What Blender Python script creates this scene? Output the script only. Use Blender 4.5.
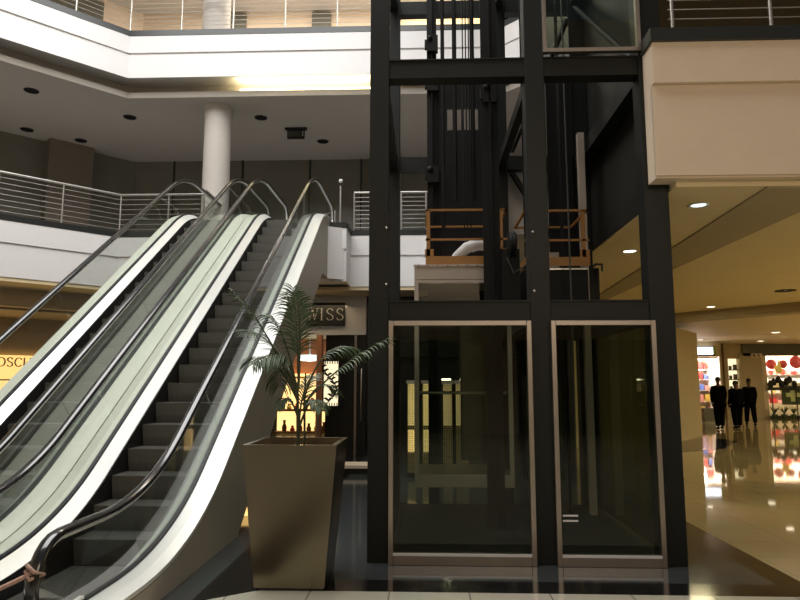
import bpy, bmesh, math, random
from mathutils import Vector, Matrix
random.seed(7)
for o in list(bpy.data.objects): bpy.data.objects.remove(o)
scn = bpy.context.scene
COL = scn.collection
R = math.radians

# ---------------------------------------------------------------- camera
H = 1.62
PITCH, YAW, ROLL = R(7.3), R(2.17), R(0.05)
f = Vector((-math.sin(YAW)*math.cos(PITCH), math.cos(YAW)*math.cos(PITCH), math.sin(PITCH)))
r0 = Vector((math.cos(YAW), math.sin(YAW), 0)); u0 = r0.cross(f)
r = r0*math.cos(ROLL)+u0*math.sin(ROLL); u = -r0*math.sin(ROLL)+u0*math.cos(ROLL)
cd = bpy.data.cameras.new('camera'); cam = bpy.data.objects.new('camera', cd); COL.objects.link(cam)
cd.sensor_width = 36; cd.lens = 645/800*36; cd.clip_start = .05; cd.clip_end = 200
m3 = Matrix((r, u, -f)).transposed()
cam.matrix_world = Matrix.Translation((0, 0, H)) @ m3.to_4x4()
scn.camera = cam

# ---------------------------------------------------------------- world, lights, exposure
w = bpy.data.worlds.new('world'); scn.world = w; w.use_nodes = True
w.node_tree.nodes['Background'].inputs[0].default_value = (.80, .90, 1.0, 1)
w.node_tree.nodes['Background'].inputs[1].default_value = .10
scn.view_settings.view_transform = 'Standard'; scn.view_settings.look = 'None'
scn.view_settings.exposure = 0.0; scn.view_settings.gamma = 1
scn.view_settings.use_curve_mapping = False
scn.cycles.transparent_max_bounces = 48

def area(name, loc, sx, sy, power, color=(1, 1, 1), rot=(0, 0, 0), spread=180):
    l = bpy.data.lights.new(name, 'AREA'); l.shape = 'RECTANGLE'; l.size = sx; l.size_y = sy
    l.energy = power; l.color = color; l.spread = R(spread)
    o = bpy.data.objects.new(name, l); o.location = loc; o.rotation_euler = rot; COL.objects.link(o); return o
def point(name, loc, power, color=(1, 1, 1), rad=.1):
    l = bpy.data.lights.new(name, 'POINT'); l.energy = power; l.color = color; l.shadow_soft_size = rad
    o = bpy.data.objects.new(name, l); o.location = loc; COL.objects.link(o); return o
WARM = (1, .74, .44); DAY = (1.0, .99, .972); AMB = (1, .87, .50)
area('skylight', (-4.0, 6.6, 12.2), 9, 9.6, 1800, DAY)
# ground floor corridor on the right, ceiling lamps
area('corridor_lamp', (11.5, 9.0, 3.25), 5, 5, 460, AMB)
area('corridor_lamp', (18.5, 18, 3.25), 4, 8, 720, AMB)
area('corridor_lamp', (6.2, 15.5, 3.38), .5, .5, 22, AMB)
area('third_level_fill', (-2.5, 16.6, 13.2), 9, 1.2, 620, (1, .92, .8))  # unseen fill light, added to brighten the third level back wall
# left and centre ground floor under the gallery
area('gallery_lamp', (-10, 16.5, 3.3), 3, 1.2, 22, WARM)
area('gallery_lamp', (-2.6, 14.6, 3.4), 1.6, .8, 9, WARM)
# warm lamps of the mall behind the viewer
area('rear_lamp', (3, -4.0, 5.5), 6, 3, 235, (1, .83, .64), (R(35), 0, 0))

# ---------------------------------------------------------------- materials
def mat(name, col, rough=.6, metal=0., noise=0., scale=8., emis=None, es=1., spec=.5, bump=0., bscale=60., stretch=None, trans=0.):
    m = bpy.data.materials.new(name); m.use_nodes = True
    nt = m.node_tree; b = nt.nodes['Principled BSDF']
    b.inputs['Base Color'].default_value = (*col, 1); b.inputs['Roughness'].default_value = rough
    b.inputs['Metallic'].default_value = metal; b.inputs['Specular IOR Level'].default_value = spec
    tc = nt.nodes.new('ShaderNodeTexCoord'); src = tc.outputs['Object']
    if stretch:
        mp = nt.nodes.new('ShaderNodeMapping'); mp.inputs['Scale'].default_value = stretch
        nt.links.new(src, mp.inputs[0]); src = mp.outputs[0]
    if noise > 0:
        n = nt.nodes.new('ShaderNodeTexNoise'); n.inputs['Scale'].default_value = scale; n.inputs['Detail'].default_value = 3
        mx = nt.nodes.new('ShaderNodeMix'); mx.data_type = 'RGBA'
        mx.inputs[6].default_value = (*[c*(1-noise) for c in col], 1); mx.inputs[7].default_value = (*[min(1, c*(1+noise)) for c in col], 1)
        nt.links.new(src, n.inputs['Vector']); nt.links.new(n.outputs['Fac'], mx.inputs[0]); nt.links.new(mx.outputs[2], b.inputs['Base Color'])
    if bump > 0:
        n2 = nt.nodes.new('ShaderNodeTexNoise'); n2.inputs['Scale'].default_value = bscale
        bp = nt.nodes.new('ShaderNodeBump'); bp.inputs['Strength'].default_value = bump; bp.inputs['Distance'].default_value = .01
        nt.links.new(src, n2.inputs['Vector']); nt.links.new(n2.outputs['Fac'], bp.inputs['Height']); nt.links.new(bp.outputs[0], b.inputs['Normal'])
    if emis:
        b.inputs['Emission Color'].default_value = (*emis, 1); b.inputs['Emission Strength'].default_value = es
    return m

def glass(name, tint=(.8, .86, .82), rough=0., refl=1.):
    m = bpy.data.materials.new(name); m.use_nodes = True; nt = m.node_tree
    for n in list(nt.nodes): nt.nodes.remove(n)
    out = nt.nodes.new('ShaderNodeOutputMaterial'); t = nt.nodes.new('ShaderNodeBsdfTransparent'); g = nt.nodes.new('ShaderNodeBsdfGlossy')
    fr = nt.nodes.new('ShaderNodeFresnel'); fr.inputs[0].default_value = 1.45; mx = nt.nodes.new('ShaderNodeMixShader')
    mu = nt.nodes.new('ShaderNodeMath'); mu.operation = 'MULTIPLY'; mu.inputs[1].default_value = refl
    t.inputs[0].default_value = (*tint, 1); g.inputs['Roughness'].default_value = rough
    nt.links.new(fr.outputs[0], mu.inputs[0]); nt.links.new(mu.outputs[0], mx.inputs[0])
    nt.links.new(t.outputs[0], mx.inputs[1]); nt.links.new(g.outputs[0], mx.inputs[2]); nt.links.new(mx.outputs[0], out.inputs[0])
    return m

def tile_mat(name, c1, c2, mortar, size=.6, rough=.07, msize=.006, spec=.5, off=(0, 0)):
    m = bpy.data.materials.new(name); m.use_nodes = True; nt = m.node_tree; b = nt.nodes['Principled BSDF']
    tc = nt.nodes.new('ShaderNodeTexCoord'); mp = nt.nodes.new('ShaderNodeMapping'); mp.inputs['Location'].default_value = (*off, 0)
    br = nt.nodes.new('ShaderNodeTexBrick'); br.offset = 0; br.inputs['Scale'].default_value = 1
    br.inputs['Brick Width'].default_value = size; br.inputs['Row Height'].default_value = size
    br.inputs['Mortar Size'].default_value = msize; br.inputs['Mortar Smooth'].default_value = 0
    br.inputs['Color1'].default_value = (*c1, 1); br.inputs['Color2'].default_value = (*c2, 1); br.inputs['Mortar'].default_value = (*mortar, 1)
    n = nt.nodes.new('ShaderNodeTexNoise'); n.inputs['Scale'].default_value = 1.5; n.inputs['Detail'].default_value = 4
    mx = nt.nodes.new('ShaderNodeMix'); mx.data_type = 'RGBA'; mx.blend_type = 'MULTIPLY'; mx.inputs[0].default_value = .25
    nt.links.new(tc.outputs['Object'], mp.inputs[0]); nt.links.new(mp.outputs[0], br.inputs[0]); nt.links.new(tc.outputs['Object'], n.inputs['Vector'])
    nt.links.new(br.outputs[0], mx.inputs[6]); nt.links.new(n.outputs['Color'], mx.inputs[7]); nt.links.new(mx.outputs[2], b.inputs['Base Color'])
    b.inputs['Roughness'].default_value = rough; b.inputs['Specular IOR Level'].default_value = spec
    return m

def mesh_mat(name, col, scale=40., es=0.):
    # expanded metal: diamond openings cut out of a gold sheet
    m = bpy.data.materials.new(name); m.use_nodes = True; nt = m.node_tree; b = nt.nodes['Principled BSDF']
    b.inputs['Base Color'].default_value = (*col, 1); b.inputs['Metallic'].default_value = .6; b.inputs['Roughness'].default_value = .35
    tc = nt.nodes.new('ShaderNodeTexCoord'); mp = nt.nodes.new('ShaderNodeMapping'); mp.inputs['Rotation'].default_value = (0, R(45), 0)
    ch = nt.nodes.new('ShaderNodeTexChecker'); ch.inputs['Scale'].default_value = scale
    nt.links.new(tc.outputs['Object'], mp.inputs[0]); nt.links.new(mp.outputs[0], ch.inputs[0])
    nt.links.new(ch.outputs[1], b.inputs['Alpha'])
    return m

M = dict(
 white=mat('white_paint', (.78, .76, .745), .6, noise=.03),
 cream=mat('cream_paint', (.74, .60, .45), .6, noise=.04, scale=3),
 ceil=mat('grey_ceiling_paint', (.42, .38, .33), .8, noise=.04, scale=2),
 ceil_w=mat('tan_ceiling_paint', (.74, .60, .36), .7, noise=.06, scale=2),
 ceil_band=mat('brown_band_paint', (.40, .32, .20), .7, noise=.05),
 tan=mat('tan_wall_paint', (.52, .42, .27), .7, noise=.06, scale=3),
 backk=mat('dark_flank_panel', (.022, .022, .018), .6, noise=.1, spec=.2),
 granite=mat('dark_granite_kerb', (.022, .024, .023), .3, noise=.3, scale=60),
 steel=mat('dark_painted_steel', (.0095, .0105, .0090), .5, noise=.15, scale=4, bump=.05, spec=.3),
 steel2=mat('greyed_steel', (.05, .05, .045), .4, noise=.2, scale=10),
 mech=mat('greasy_black_metal', (.006, .006, .0055), .6, spec=.25, noise=.4, scale=30),
 inox=mat('brushed_stainless', (.55, .52, .48), .32, 1., noise=.1, scale=4, stretch=(2, 2, 60)),
 frame=mat('satin_frame_metal', (.46, .40, .35), .35, 1., noise=.15, scale=5),
 rod=mat('railing_steel', (.50, .48, .44), .35, .8, noise=.05),
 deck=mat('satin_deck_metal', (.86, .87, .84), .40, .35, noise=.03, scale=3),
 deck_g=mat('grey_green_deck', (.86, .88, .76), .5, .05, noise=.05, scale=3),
 deck_d=mat('shaded_grey_deck', (.42, .46, .40), .5, .1, noise=.05, scale=3),  # deck metal with the shade of its away-facing slope in the colour
 rubber=mat('black_rubber', (.014, .013, .013), .16, spec=.9, noise=.2, scale=40),
 gasket=mat('black_gasket', (.02, .02, .025), .5, noise=.2, scale=40),
 chrome=mat('polished_chrome', (.92, .90, .88), .3, .4, noise=.05),
 skirt=mat('black_skirt', (.015, .015, .015), .35, noise=.2, scale=30),
 step=mat('ribbed_step_metal', (.118, .115, .098), .65, .05, noise=.3, scale=1, stretch=(220, 3, 3), bump=.4, bscale=1.),
 clad=mat('side_cladding', (.40, .36, .30), .55, noise=.06, scale=2),
 colp=mat('column_paint', (.57, .525, .475), .6, noise=.04),
 backd=mat('dark_shopfront', (.135, .13, .10), .35, noise=.15, scale=2),
 pier=mat('brown_pier', (.15, .125, .095), .6, noise=.08),
 olive=mat('olive_wall', (.11, .085, .04), .7, noise=.1, scale=3),
 orange=mat('orange_guard_paint', (.34, .155, .035), .5, noise=.1),
 beigem=mat('beige_lift_metal', (.45, .38, .32), .5, noise=.08),
 black=mat('black_facade', (.012, .012, .010), .3, noise=.2, scale=5),
 signblk=mat('black_sign', (.01, .01, .01), .4, noise=.2, scale=10),
 letter=mat('sign_letter', (.42, .42, .39), .4, noise=.05),
 brown=mat('brown_letter', (.16, .08, .02), .5, noise=.1),
 planter=mat('brushed_planter_steel', (.20, .168, .118), .27, 1., noise=.4, scale=1.3, stretch=(1, 1, .6)),
 soil=mat('dark_soil', (.03, .022, .015), .95, noise=.5, scale=50, bump=.6),
 leaf=mat('palm_leaf', (.06, .095, .04), .5, noise=.4, scale=12),
 stem=mat('palm_stem', (.06, .07, .03), .6, noise=.4, scale=25),
 lamp_w=mat('lamp_white', (1, 1, 1), .5, emis=(1, .88, .66), es=6, noise=.01),
 cove=mat('cove_lamp', (1, .9, .6), .5, emis=(1, .86, .5), es=6, noise=.01),
 warmwin=mat('lit_display', (1, .8, .4), .5, emis=(1, .66, .26), es=1.5, noise=.01),
 signlit=mat('lit_sign', (1, .75, .35), .5, emis=(1, .60, .20), es=1.8, noise=.01),
 creamlit=mat('lit_screen', (1, .95, .75), .5, emis=(1, .86, .55), es=1.1, noise=.01),
 bluelit=mat('cool_lamp', (.8, .95, 1), .5, emis=(.75, .95, 1), es=1.6, noise=.01),
 salmon=mat('salmon_wall', (.55, .24, .12), .6, noise=.05),
 skin=mat('skin', (.10, .05, .03), .6, noise=.1), cloth=mat('black_clothes', (.003, .003, .004), 1., spec=.05, noise=.3, scale=20),
 cloth2=mat('dark_trousers', (.004, .004, .004), 1., spec=.05, noise=.3, scale=20), hair=mat('black_hair', (.004, .004, .004), .7, noise=.3, scale=30),
 cap=mat('dark_cap', (.01, .01, .012), .8, noise=.3, scale=20),
 rope=mat('red_white_rope', (.45, .28, .22), .8, noise=.6, scale=40),
 gold=mesh_mat('gold_expanded_mesh', (.80, .62, .28), 45),
 red=mat('red_goods', (.55, .04, .04), .5, noise=.2, scale=5), pink=mat('pink_goods', (.8, .35, .35), .5, noise=.2),
 yel=mat('yellow_goods', (.75, .55, .12), .5, noise=.2), blu=mat('blue_goods', (.12, .2, .6), .5, noise=.2),
 grn=mat('green_cross_paint', (.30, .42, .08), .5, noise=.1), grnd=mat('dark_green_panel', (.07, .10, .035), .5, noise=.2),
 cross=mat('cross_paint', (.75, .85, .45), .5, noise=.1),
 whites=mat('white_shop_interior', (.85, .78, .68), .6, noise=.03),
 whitelit=mat('lit_white_sign', (1, 1, 1), .5, emis=(.85, .9, 1), es=3, noise=.01),
 g_esc=glass('balustrade_glass', (.955, .975, .96), refl=.3), g_lift=glass('tinted_lift_glass', (.76, .80, .72), refl=.9),
 g_clear=glass('clear_glass', (.95, .97, .95)),
 floor_l=tile_mat('light_stone_tiles', (.50, .47, .37), (.47, .44, .35), (.20, .18, .15), .62, .10, .006, off=(.08, .28)),
 floor_b=tile_mat('beige_polished_tiles', (.50, .42, .25), (.475, .40, .235), (.34, .28, .17), .6, .04, .004, spec=.6),
 floor_g=tile_mat('grey_granite_tiles', (.054, .060, .060), (.048, .054, .054), (.03, .03, .03), .6, .09, .004, spec=.42),
 floor_k=tile_mat('black_granite_tiles', (.008, .008, .008), (.010, .010, .010), (.03, .03, .03), .6, .12, .004),
)

# ---------------------------------------------------------------- helpers
class MB:
    def __init__(s): s.v = []; s.f = []; s.sm = []
    def add(s, vs, fs, smooth=False):
        n = len(s.v); s.v += [tuple(p) for p in vs]
        for q in fs: s.f.append([n+i for i in q]); s.sm.append(smooth)
        return s
    def box(s, x0, x1, y0, y1, z0, z1):
        vs = [(x, y, z) for z in (z0, z1) for y in (y0, y1) for x in (x0, x1)]
        return s.add(vs, [(0, 2, 3, 1), (4, 5, 7, 6), (0, 1, 5, 4), (2, 6, 7, 3), (0, 4, 6, 2), (1, 3, 7, 5)])
    def tube(s, pts, rad, n=8, closed=False):
        pts = [Vector(p) for p in pts]; rs = rad if isinstance(rad, (list, tuple)) else [rad]*len(pts)
        rings = []; prev = None
        for i, p in enumerate(pts):
            a = pts[max(i-1, 0)]; b = pts[min(i+1, len(pts)-1)]; d = (b-a).normalized()
            if prev is None:
                up = Vector((0, 0, 1)) if abs(d.z) < .9 else Vector((1, 0, 0)); x = d.cross(up).normalized()
            else: x = (prev - d*prev.dot(d)).normalized()
            prev = x; y = d.cross(x)
            rings.append([p+(x*math.cos(2*math.pi*k/n)+y*math.sin(2*math.pi*k/n))*rs[i] for k in range(n)])
        vs = [q for rg in rings for q in rg]; fs = []
        for i in range(len(pts)-1):
            for k in range(n): fs.append((i*n+k, i*n+(k+1) % n, (i+1)*n+(k+1) % n, (i+1)*n+k))
        s.add(vs, fs, True)
        return s.add(rings[0], [tuple(range(n))[::-1]]).add(rings[-1], [tuple(range(n))])
    def prism(s, poly, axis, lo, hi):   # poly: 2D points; axis: the extruded one
        def P(a, b, c): return {'x': (c, a, b), 'y': (a, c, b), 'z': (a, b, c)}[axis]
        n = len(poly); vs = [P(a, b, lo) for a, b in poly]+[P(a, b, hi) for a, b in poly]
        fs = [tuple(range(n)), tuple(range(n, 2*n))[::-1]]+[(i, n+i, n+(i+1) % n, (i+1) % n) for i in range(n)]
        return s.add(vs, fs)
    def lathe(s, prof, c, n=24, axis='z'):
        vs = []
        for rr, zz in prof:
            for k in range(n):
                a = 2*math.pi*k/n
                if axis == 'z': vs.append((c[0]+rr*math.cos(a), c[1]+rr*math.sin(a), c[2]+zz))
                elif axis == 'y': vs.append((c[0]+rr*math.cos(a), c[1]+zz, c[2]+rr*math.sin(a)))
                else: vs.append((c[0]+zz, c[1]+rr*math.cos(a), c[2]+rr*math.sin(a)))
        fs = [(i*n+k, i*n+(k+1) % n, (i+1)*n+(k+1) % n, (i+1)*n+k) for i in range(len(prof)-1) for k in range(n)]
        return s.add(vs, fs, True)
    def sweep(s, path, sec):            # path [(Y,Z)], sec [(x, n)] closed section, n along path normal
        rings = []; L = len(path)
        for i, (y, z) in enumerate(path):
            a = path[max(i-1, 0)]; b = path[min(i+1, L-1)]; dy, dz = b[0]-a[0], b[1]-a[1]; l = math.hypot(dy, dz)
            ny, nz = -dz/l, dy/l
            rings.append([(x, y+ny*n, z+nz*n) for x, n in sec])
        k = len(sec); vs = [p for rg in rings for p in rg]
        fs = [(i*k+j, i*k+(j+1) % k, (i+1)*k+(j+1) % k, (i+1)*k+j) for i in range(L-1) for j in range(k)]
        return s.add(vs, fs).add(rings[0], [tuple(range(k))]).add(rings[-1], [tuple(range(k))[::-1]])
    def build(s, name, m, parent=None, bevel=0., base=None):
        off = Vector((0, 0, 0))
        if parent is not None:
            p = parent
            while p is not None: off += p.location; p = p.parent
        loc = Vector((0, 0, 0))
        if parent is None:
            if base is None:
                xs = [v[0] for v in s.v]; ys = [v[1] for v in s.v]; zs = [v[2] for v in s.v]
                loc = Vector(((min(xs)+max(xs))/2, (min(ys)+max(ys))/2, min(zs)))
            else: loc = Vector(base)
            off = loc
        me = bpy.data.meshes.new(name); me.from_pydata([tuple(Vector(v)-off) for v in s.v], [], s.f)
        me.polygons.foreach_set('use_smooth', s.sm)
        bm = bmesh.new(); bm.from_mesh(me); bmesh.ops.recalc_face_normals(bm, faces=bm.faces); bm.to_mesh(me); bm.free()
        me.materials.append(m if not isinstance(m, str) else M[m])
        o = bpy.data.objects.new(name, me); COL.objects.link(o)
        if parent is not None: o.parent = parent
        else: o.location = loc
        if bevel:
            b = o.modifiers.new('bevel', 'BEVEL'); b.width = bevel; b.segments = 2; b.limit_method = 'ANGLE'
        return o

def tag(o, label=None, cat=None, group=None, kind=None):
    if label: o['label'] = label
    if cat: o['category'] = cat
    if group: o['group'] = group
    if kind: o['kind'] = kind
    return o
def empty(name, loc, label, cat, group=None):
    o = bpy.data.objects.new(name, None); o.location = loc; o.empty_display_size = .1; COL.objects.link(o)
    return tag(o, label, cat, group)
def copy_tree(o, parent=None):
    c = o.copy(); COL.objects.link(c)
    if parent is not None: c.parent = parent
    for ch in list(o.children): copy_tree(ch, c)
    return c
def S(mb, name, m, **k): return tag(mb.build(name, m, **k), kind='structure')
def box(*a): return MB().box(*a)
def strip(mb, pl, z0, z1, t):           # vertical wall along plan polyline pl, thickness t outwards (to the left of travel)
    for (a, b) in zip(pl[:-1], pl[1:]):
        a = Vector((*a, 0)); b = Vector((*b, 0)); d = (b-a).normalized(); n = Vector((-d.y, d.x, 0))*t
        q = [a, b, b+n, a+n]
        mb.add([(p.x, p.y, z) for z in (z0, z1) for p in q], [(0, 3, 2, 1), (4, 5, 6, 7), (0, 1, 5, 4), (1, 2, 6, 5), (2, 3, 7, 6), (3, 0, 4, 7)])
    return mb
def off45(d):                           # gallery edge set back by d
    k = .414*d
    c = (-6.83-k, 13.9+d); L = 7.2
    return [(c[0]-L*.70, c[1]-L*.715), c, (1.9+k, 13.9+d)]

# ---------------------------------------------------------------- floors
S(MB().prism([(-14, -9), (26, -9), (26, 5.28), (-1.30, 5.28), (-1.62, 5.05), (-3.6, 3.4), (-14, 3.4)], 'z', -.2, 0), 'floor', 'floor_l')
S(MB().prism([(-1.75, 5.28), (-1.30, 5.28), (-1.62, 5.05), (-1.75, 4.94)], 'z', -.2, 0), 'floor', 'floor_k')
S(MB().prism([(-1.75, 5.28), (-1.75, 4.94), (-3.6, 3.4), (-14, 3.4), (-14, 5.28)], 'z', -.2, 0), 'floor', 'floor_g')
S(MB().prism([(-1.62, 5.02), (-1.25, 5.02), (-.75, 2.6), (-1.25, 2.6)], 'z', 0, .003), 'floor_inlay', 'floor_k')  # unseen strip, added to reflect as a dark streak in the planter
S(box(3.08, 26, 5.28, 40, -.2, 0), 'floor', 'floor_b')
S(box(-1.34, 2.84, 5.58, 16, -.2, 0), 'floor', 'floor_g')
S(box(-14, -1.75, 5.28, 24, -.2, 0), 'floor', 'floor_g')
S(MB().box(-1.75, 3.08, 5.28, 5.58, -.2, 0).box(2.84, 3.08, 5.58, 16, -.2, 0).box(-1.75, -1.34, 5.58, 16, -.2, 0), 'floor', 'floor_k')
S(box(-1.75, 3.08, 16, 24, -.2, 0), 'floor', 'floor_g')
S(MB().prism([(5.6, 15.4), (6.1, 15.8), (7.4, 16.6), (8.73, 18.7), (8.6, 20.3), (6.9, 18.3)], 'z', 0, .004), 'floor_inlay', 'floor_k')

# ---------------------------------------------------------------- upper galleries
E0 = off45(0)
def slab_poly(d0, zone):
    a, c, e = off45(d0)
    return zone
ang = off45(0)
B9 = off45(9)
# second level slab, left and back
P2 = [ang[0], ang[1], (-5.06, 13.9), (-5.06, 13.0), (-1.97, 13.0), (-1.62, 13.2), (-1.62, 13.9), (.1, 13.9), (.1, 9.15), (2.36, 9.15), (2.36, 24), (-16, 24), (-16, ang[0][1])]
S(MB().prism(P2, 'z', 3.74, 4.83), 'floor_gallery_second', 'white')
edge2a = [ang[0], ang[1], (-5.06, 13.9)]
edge2b = [(-1.97, 13.2), (-1.62, 13.2)]; edge2c = [(-1.62, 13.9), (.1, 13.9)]
def fascia(name, pl, z, zs, zb, m='white', zk=.12):
    up = MB(); strip(up, pl, zs, z, -.05)
    S(up, name, m)
    lo = MB(); strip(lo, pl, zb, zs-.0, -.02); S(lo, name, m)
for pl in (edge2a, edge2b, edge2c):
    fascia('trim_fascia', pl, 4.83, 4.39, 3.70)
    k = MB(); strip(k, pl, 4.831, 4.95, -.06); strip(k, pl, 4.831, 4.95, .12); S(k, 'trim_kerb', 'granite')
S(MB().box(-1.67, -1.62, 13.2, 13.9, 3.70, 4.83), 'trim_fascia', 'cream')
S(MB().box(-1.74, -1.60, 13.2, 13.9, 4.831, 4.95), 'trim_kerb', 'granite')
# third level slab
e3 = [ang[0], ang[1], (1.75, 13.9), (5.2, 10.4)]
P3 = e3+[(12, 10.4), (12, 24), (-16, 24), (-16, ang[0][1])]
S(MB().prism(P3, 'z', 8.75, 9.6), 'floor_gallery_third', 'white')
up = MB(); strip(up, e3, 9.19, 9.6, -.05); S(up, 'trim_fascia', 'white')
lo = MB(); strip(lo, e3, 8.6, 9.19, -.01); S(lo, 'trim_fascia', 'white')
k = MB(); strip(k, e3, 9.601, 9.74, -.06); strip(k, e3, 9.601, 9.74, .12); S(k, 'trim_kerb', 'granite')
# ceiling of the second level with its cove
def offl(pl, d): return [(pl[0][0]-.71*d+.0, pl[0][1]+.70*d), (pl[1][0]-.414*d, pl[1][1]+d), (1.75+.4*d, 13.9+d), (5.2+.7*d, 10.4+.7*d)]
c3 = offl(e3, .42)
S(MB().prism(c3+[(12, 12), (12, 24), (-16, 24), (-16, c3[0][1])], 'z', 8.30, 8.42), 'ceiling_second', 'ceil')
lip = MB(); strip(lip, offl(e3, .36), 8.28, 8.42, .08); S(lip, 'trim_cove_lip', 'ceil')
bk = MB(); strip(bk, offl(e3, .75), 8.42, 8.75, .05); S(bk, 'trim_cove_back', 'ceil')
cv = empty('cove_lamp', (-2.6, 14.45, 8.43), 'long glowing yellow cove lamp under the upper white balcony edge', 'lamp')
MB().tube([(-4.35, 14.45, 8.50), (-1.2, 14.45, 8.50)], .05, 8).build('tube', 'cove', cv)
box(-4.45, -1.1, 14.40, 14.50, 8.42, 8.452).build('holder', 'white', cv)
area('cove_light', (-2.8, 14.30, 8.60), 3.2, .25, 22, (1, .85, .48), (R(120), 0, 0))

# back walls, second level
bw = MB(); strip(bw, off45(4.8), 4.95, 8.3, .1); S(bw, 'wall_back_second', 'backd')
S(MB().box(1.9, 14, 18.7, 18.8, 4.83, 8.3), 'wall_back_second', 'backd')
bb = MB(); strip(bb, off45(4.7), 4.83, 5.75, .05); S(bb, 'baseboard_back_second', 'black')
mul = MB()
for x in (-7.6, -5.5, -3.45, -1.9): mul.box(x, x+.04, 18.66, 18.7, 5.75, 8.3)
S(mul, 'trim_mullions', 'black')
pp = off45(4.4); c = Vector((*pp[1], 0)); d = (Vector((*pp[0], 0))-c).normalized()
q0 = c+d*1.15; q1 = c+d*2.3
pm = MB(); strip(pm, [(q1.x, q1.y), (q0.x, q0.y)], 4.83, 8.3, .4); S(pm, 'wall_pier', 'pier')
S(MB().box(-1.55, -.9, 18.2, 18.7, 4.83, 8.3), 'wall_pier', 'pier')
# third level back
bw = MB(); strip(bw, off45(5.1), 9.6, 13.4, .1); S(bw, 'wall_back_third', 'cream')
S(MB().box(1.9, 14, 19, 19.1, 9.6, 13.4), 'wall_back_third', 'cream')
dk = MB()
for x0, x1 in ((-6.6, -5.6), (-3.5, -2.9)): dk.box(x0, x1, 18.9, 18.99, 9.7, 13.2)
a3 = off45(5.05); c = Vector((*a3[1], 0)); d = (Vector((*a3[0], 0))-c).normalized(); q0 = c+d*1.2; q1 = c+d*3.2
strip(dk, [(q1.x, q1.y), (q0.x, q0.y)], 9.7, 13.2, .04)
S(dk, 'window_1', 'backd')
S(MB().prism(offl(e3, .3)+[(14, 12), (14, 24), (-16, 24), (-16, 9)], 'z', 13.3, 13.4), 'ceiling_third', 'ceil')
cv = empty('cove_lamp', (.9, 18.8, 13.1), 'yellow cove lamp high behind the lift shaft top', 'lamp')
MB().tube([(-.6, 18.75, 12.95), (2.0, 18.75, 12.95)], .09, 8).build('tube', 'cove', cv)
box(-.6, 2.0, 18.7, 18.99, 13.0, 13.1).build('holder', 'white', cv)
area('cove_light', (.6, 18.4, 12.8), 3, .3, 18, (1, .85, .5), (R(-50), 0, 0))

# white round column through both levels
S(MB().lathe([(.32, 4.83), (.32, 8.0), (.335, 8.05), (.335, 8.30)], (-5.03, 14.95, 0), 40), 'column', 'colp')
S(MB().lathe([(.33, 9.6), (.33, 13.3)], (-5.05, 14.6, 0), 40), 'column', 'colp')

# ---------------------------------------------------------------- right hand slab
RX = 26
S(MB().box(2.345, 2.36, 6.30, 13.2, 3.46, 8.6), 'wall_shaft_flank', 'backk')
S(MB().box(2.15, RX, 5.87, 6.07, 3.50, 4.80).box(2.36, RX, 6.07, 24, 3.50, 4.80), 'floor_gallery_right', 'cream')  # white slab paint with its warm light put into the cream colour
S(MB().box(2.15, RX, 5.80, 5.87, 4.40, 4.80), 'trim_fascia', 'cream')
S(MB().box(2.15, RX, 5.85, 5.88, 3.52, 4.40), 'trim_fascia', 'cream')
S(MB().box(2.13, RX, 5.77, 6.05, 4.801, 4.93), 'trim_kerb', 'granite')
S(box(2.36, RX, 5.95, 38, 3.44, 3.50), 'ceiling_corridor', 'ceil_w')
S(MB().prism([(3.2, 5.96), (4.0, 5.96), (4.0, 18), (3.9, 18)], 'z', 3.425, 3.44), 'ceiling_band', 'ceil_band')
S(MB().prism([(4.4, 19.9), (12.9, 9.3), (13.3, 9.6), (4.8, 20.2)], 'z', 3.22, 3.44), 'ceiling_beam', 'ceil_band')
S(box(2.6, RX, 9.6, 9.7, 4.83, 8.3), 'wall_right_second', 'olive')
S(box(2.36, RX, 5.9, 14, 8.3, 8.6), 'ceiling_right_second', 'ceil')
# corridor walls and shop shells
S(MB().prism([(6.2, 17.3), (8.72, 21.0), (8.72, 24), (2.5, 24), (2.5, 16.5)], 'z', 0, 3.2), 'wall_corridor_left', 'tan')
S(box(9.0, 11.6, 29, 29.3, 0, 3.44), 'wall_corridor_end', 'tan')
S(MB().box(12.9, 14.25, 31, 31.3, 0, 3.44).box(14.25, 14.9, 31, 31.3, 2.75, 3.44).box(14.75, 15.75, 30.9, 31.2, 0, 3.0).box(14.25, 14.75, 31, 31.3, 0, 1.2), 'wall_corridor_end', 'tan')
S(box(11.6, 13.0, 29, 29.3, 2.78, 3.44), 'wall_corridor_end', 'tan')
S(box(25.7, RX, 5.3, 36, 0, 3.5), 'wall_right', 'tan')
S(box(9, 26, 35.8, 36, 0, 3.5), 'wall_far', 'tan')
S(box(2.36, 2.5, 11.0, 24, 0, 3.44), 'wall_corridor_inner', 'black')

# ---------------------------------------------------------------- ground floor beyond the escalators
S(MB().prism([(ang[0][0], ang[0][1]), ang[1], (2.3, 13.9), (2.3, 24), (-16, 24), (-16, ang[0][1])], 'z', 3.62, 3.70), 'ceiling_ground', 'ceil_w')
b1 = MB(); strip(b1, off45(1.2), 3.25, 3.62, .3); S(b1, 'trim_bulkhead', 'tan')
b2 = MB(); strip(b2, off45(1.5), 3.20, 3.25, 3.2); S(b2, 'ceiling_ground', 'ceil_band')
b3 = MB(); strip(b3, off45(3.6), 2.30, 3.20, .2); S(b3, 'wall_left_ground', 'tan')
b4 = MB(); strip(b4, off45(3.75), 0, 2.3, .2); S(b4, 'wall_left_ground', 'pier')
# centre shop wall
S(MB().box(-3.6, -1.35, 14.9, 15.1, 2.72, 3.62), 'wall_centre_ground', 'white')
S(MB().box(-2.0, 2.36, 15.1, 15.3, 0, 3.6).box(-1.34, 2.36, 14.95, 15.1, 2.2, 3.62), 'wall_centre_ground', 'black')

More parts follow.
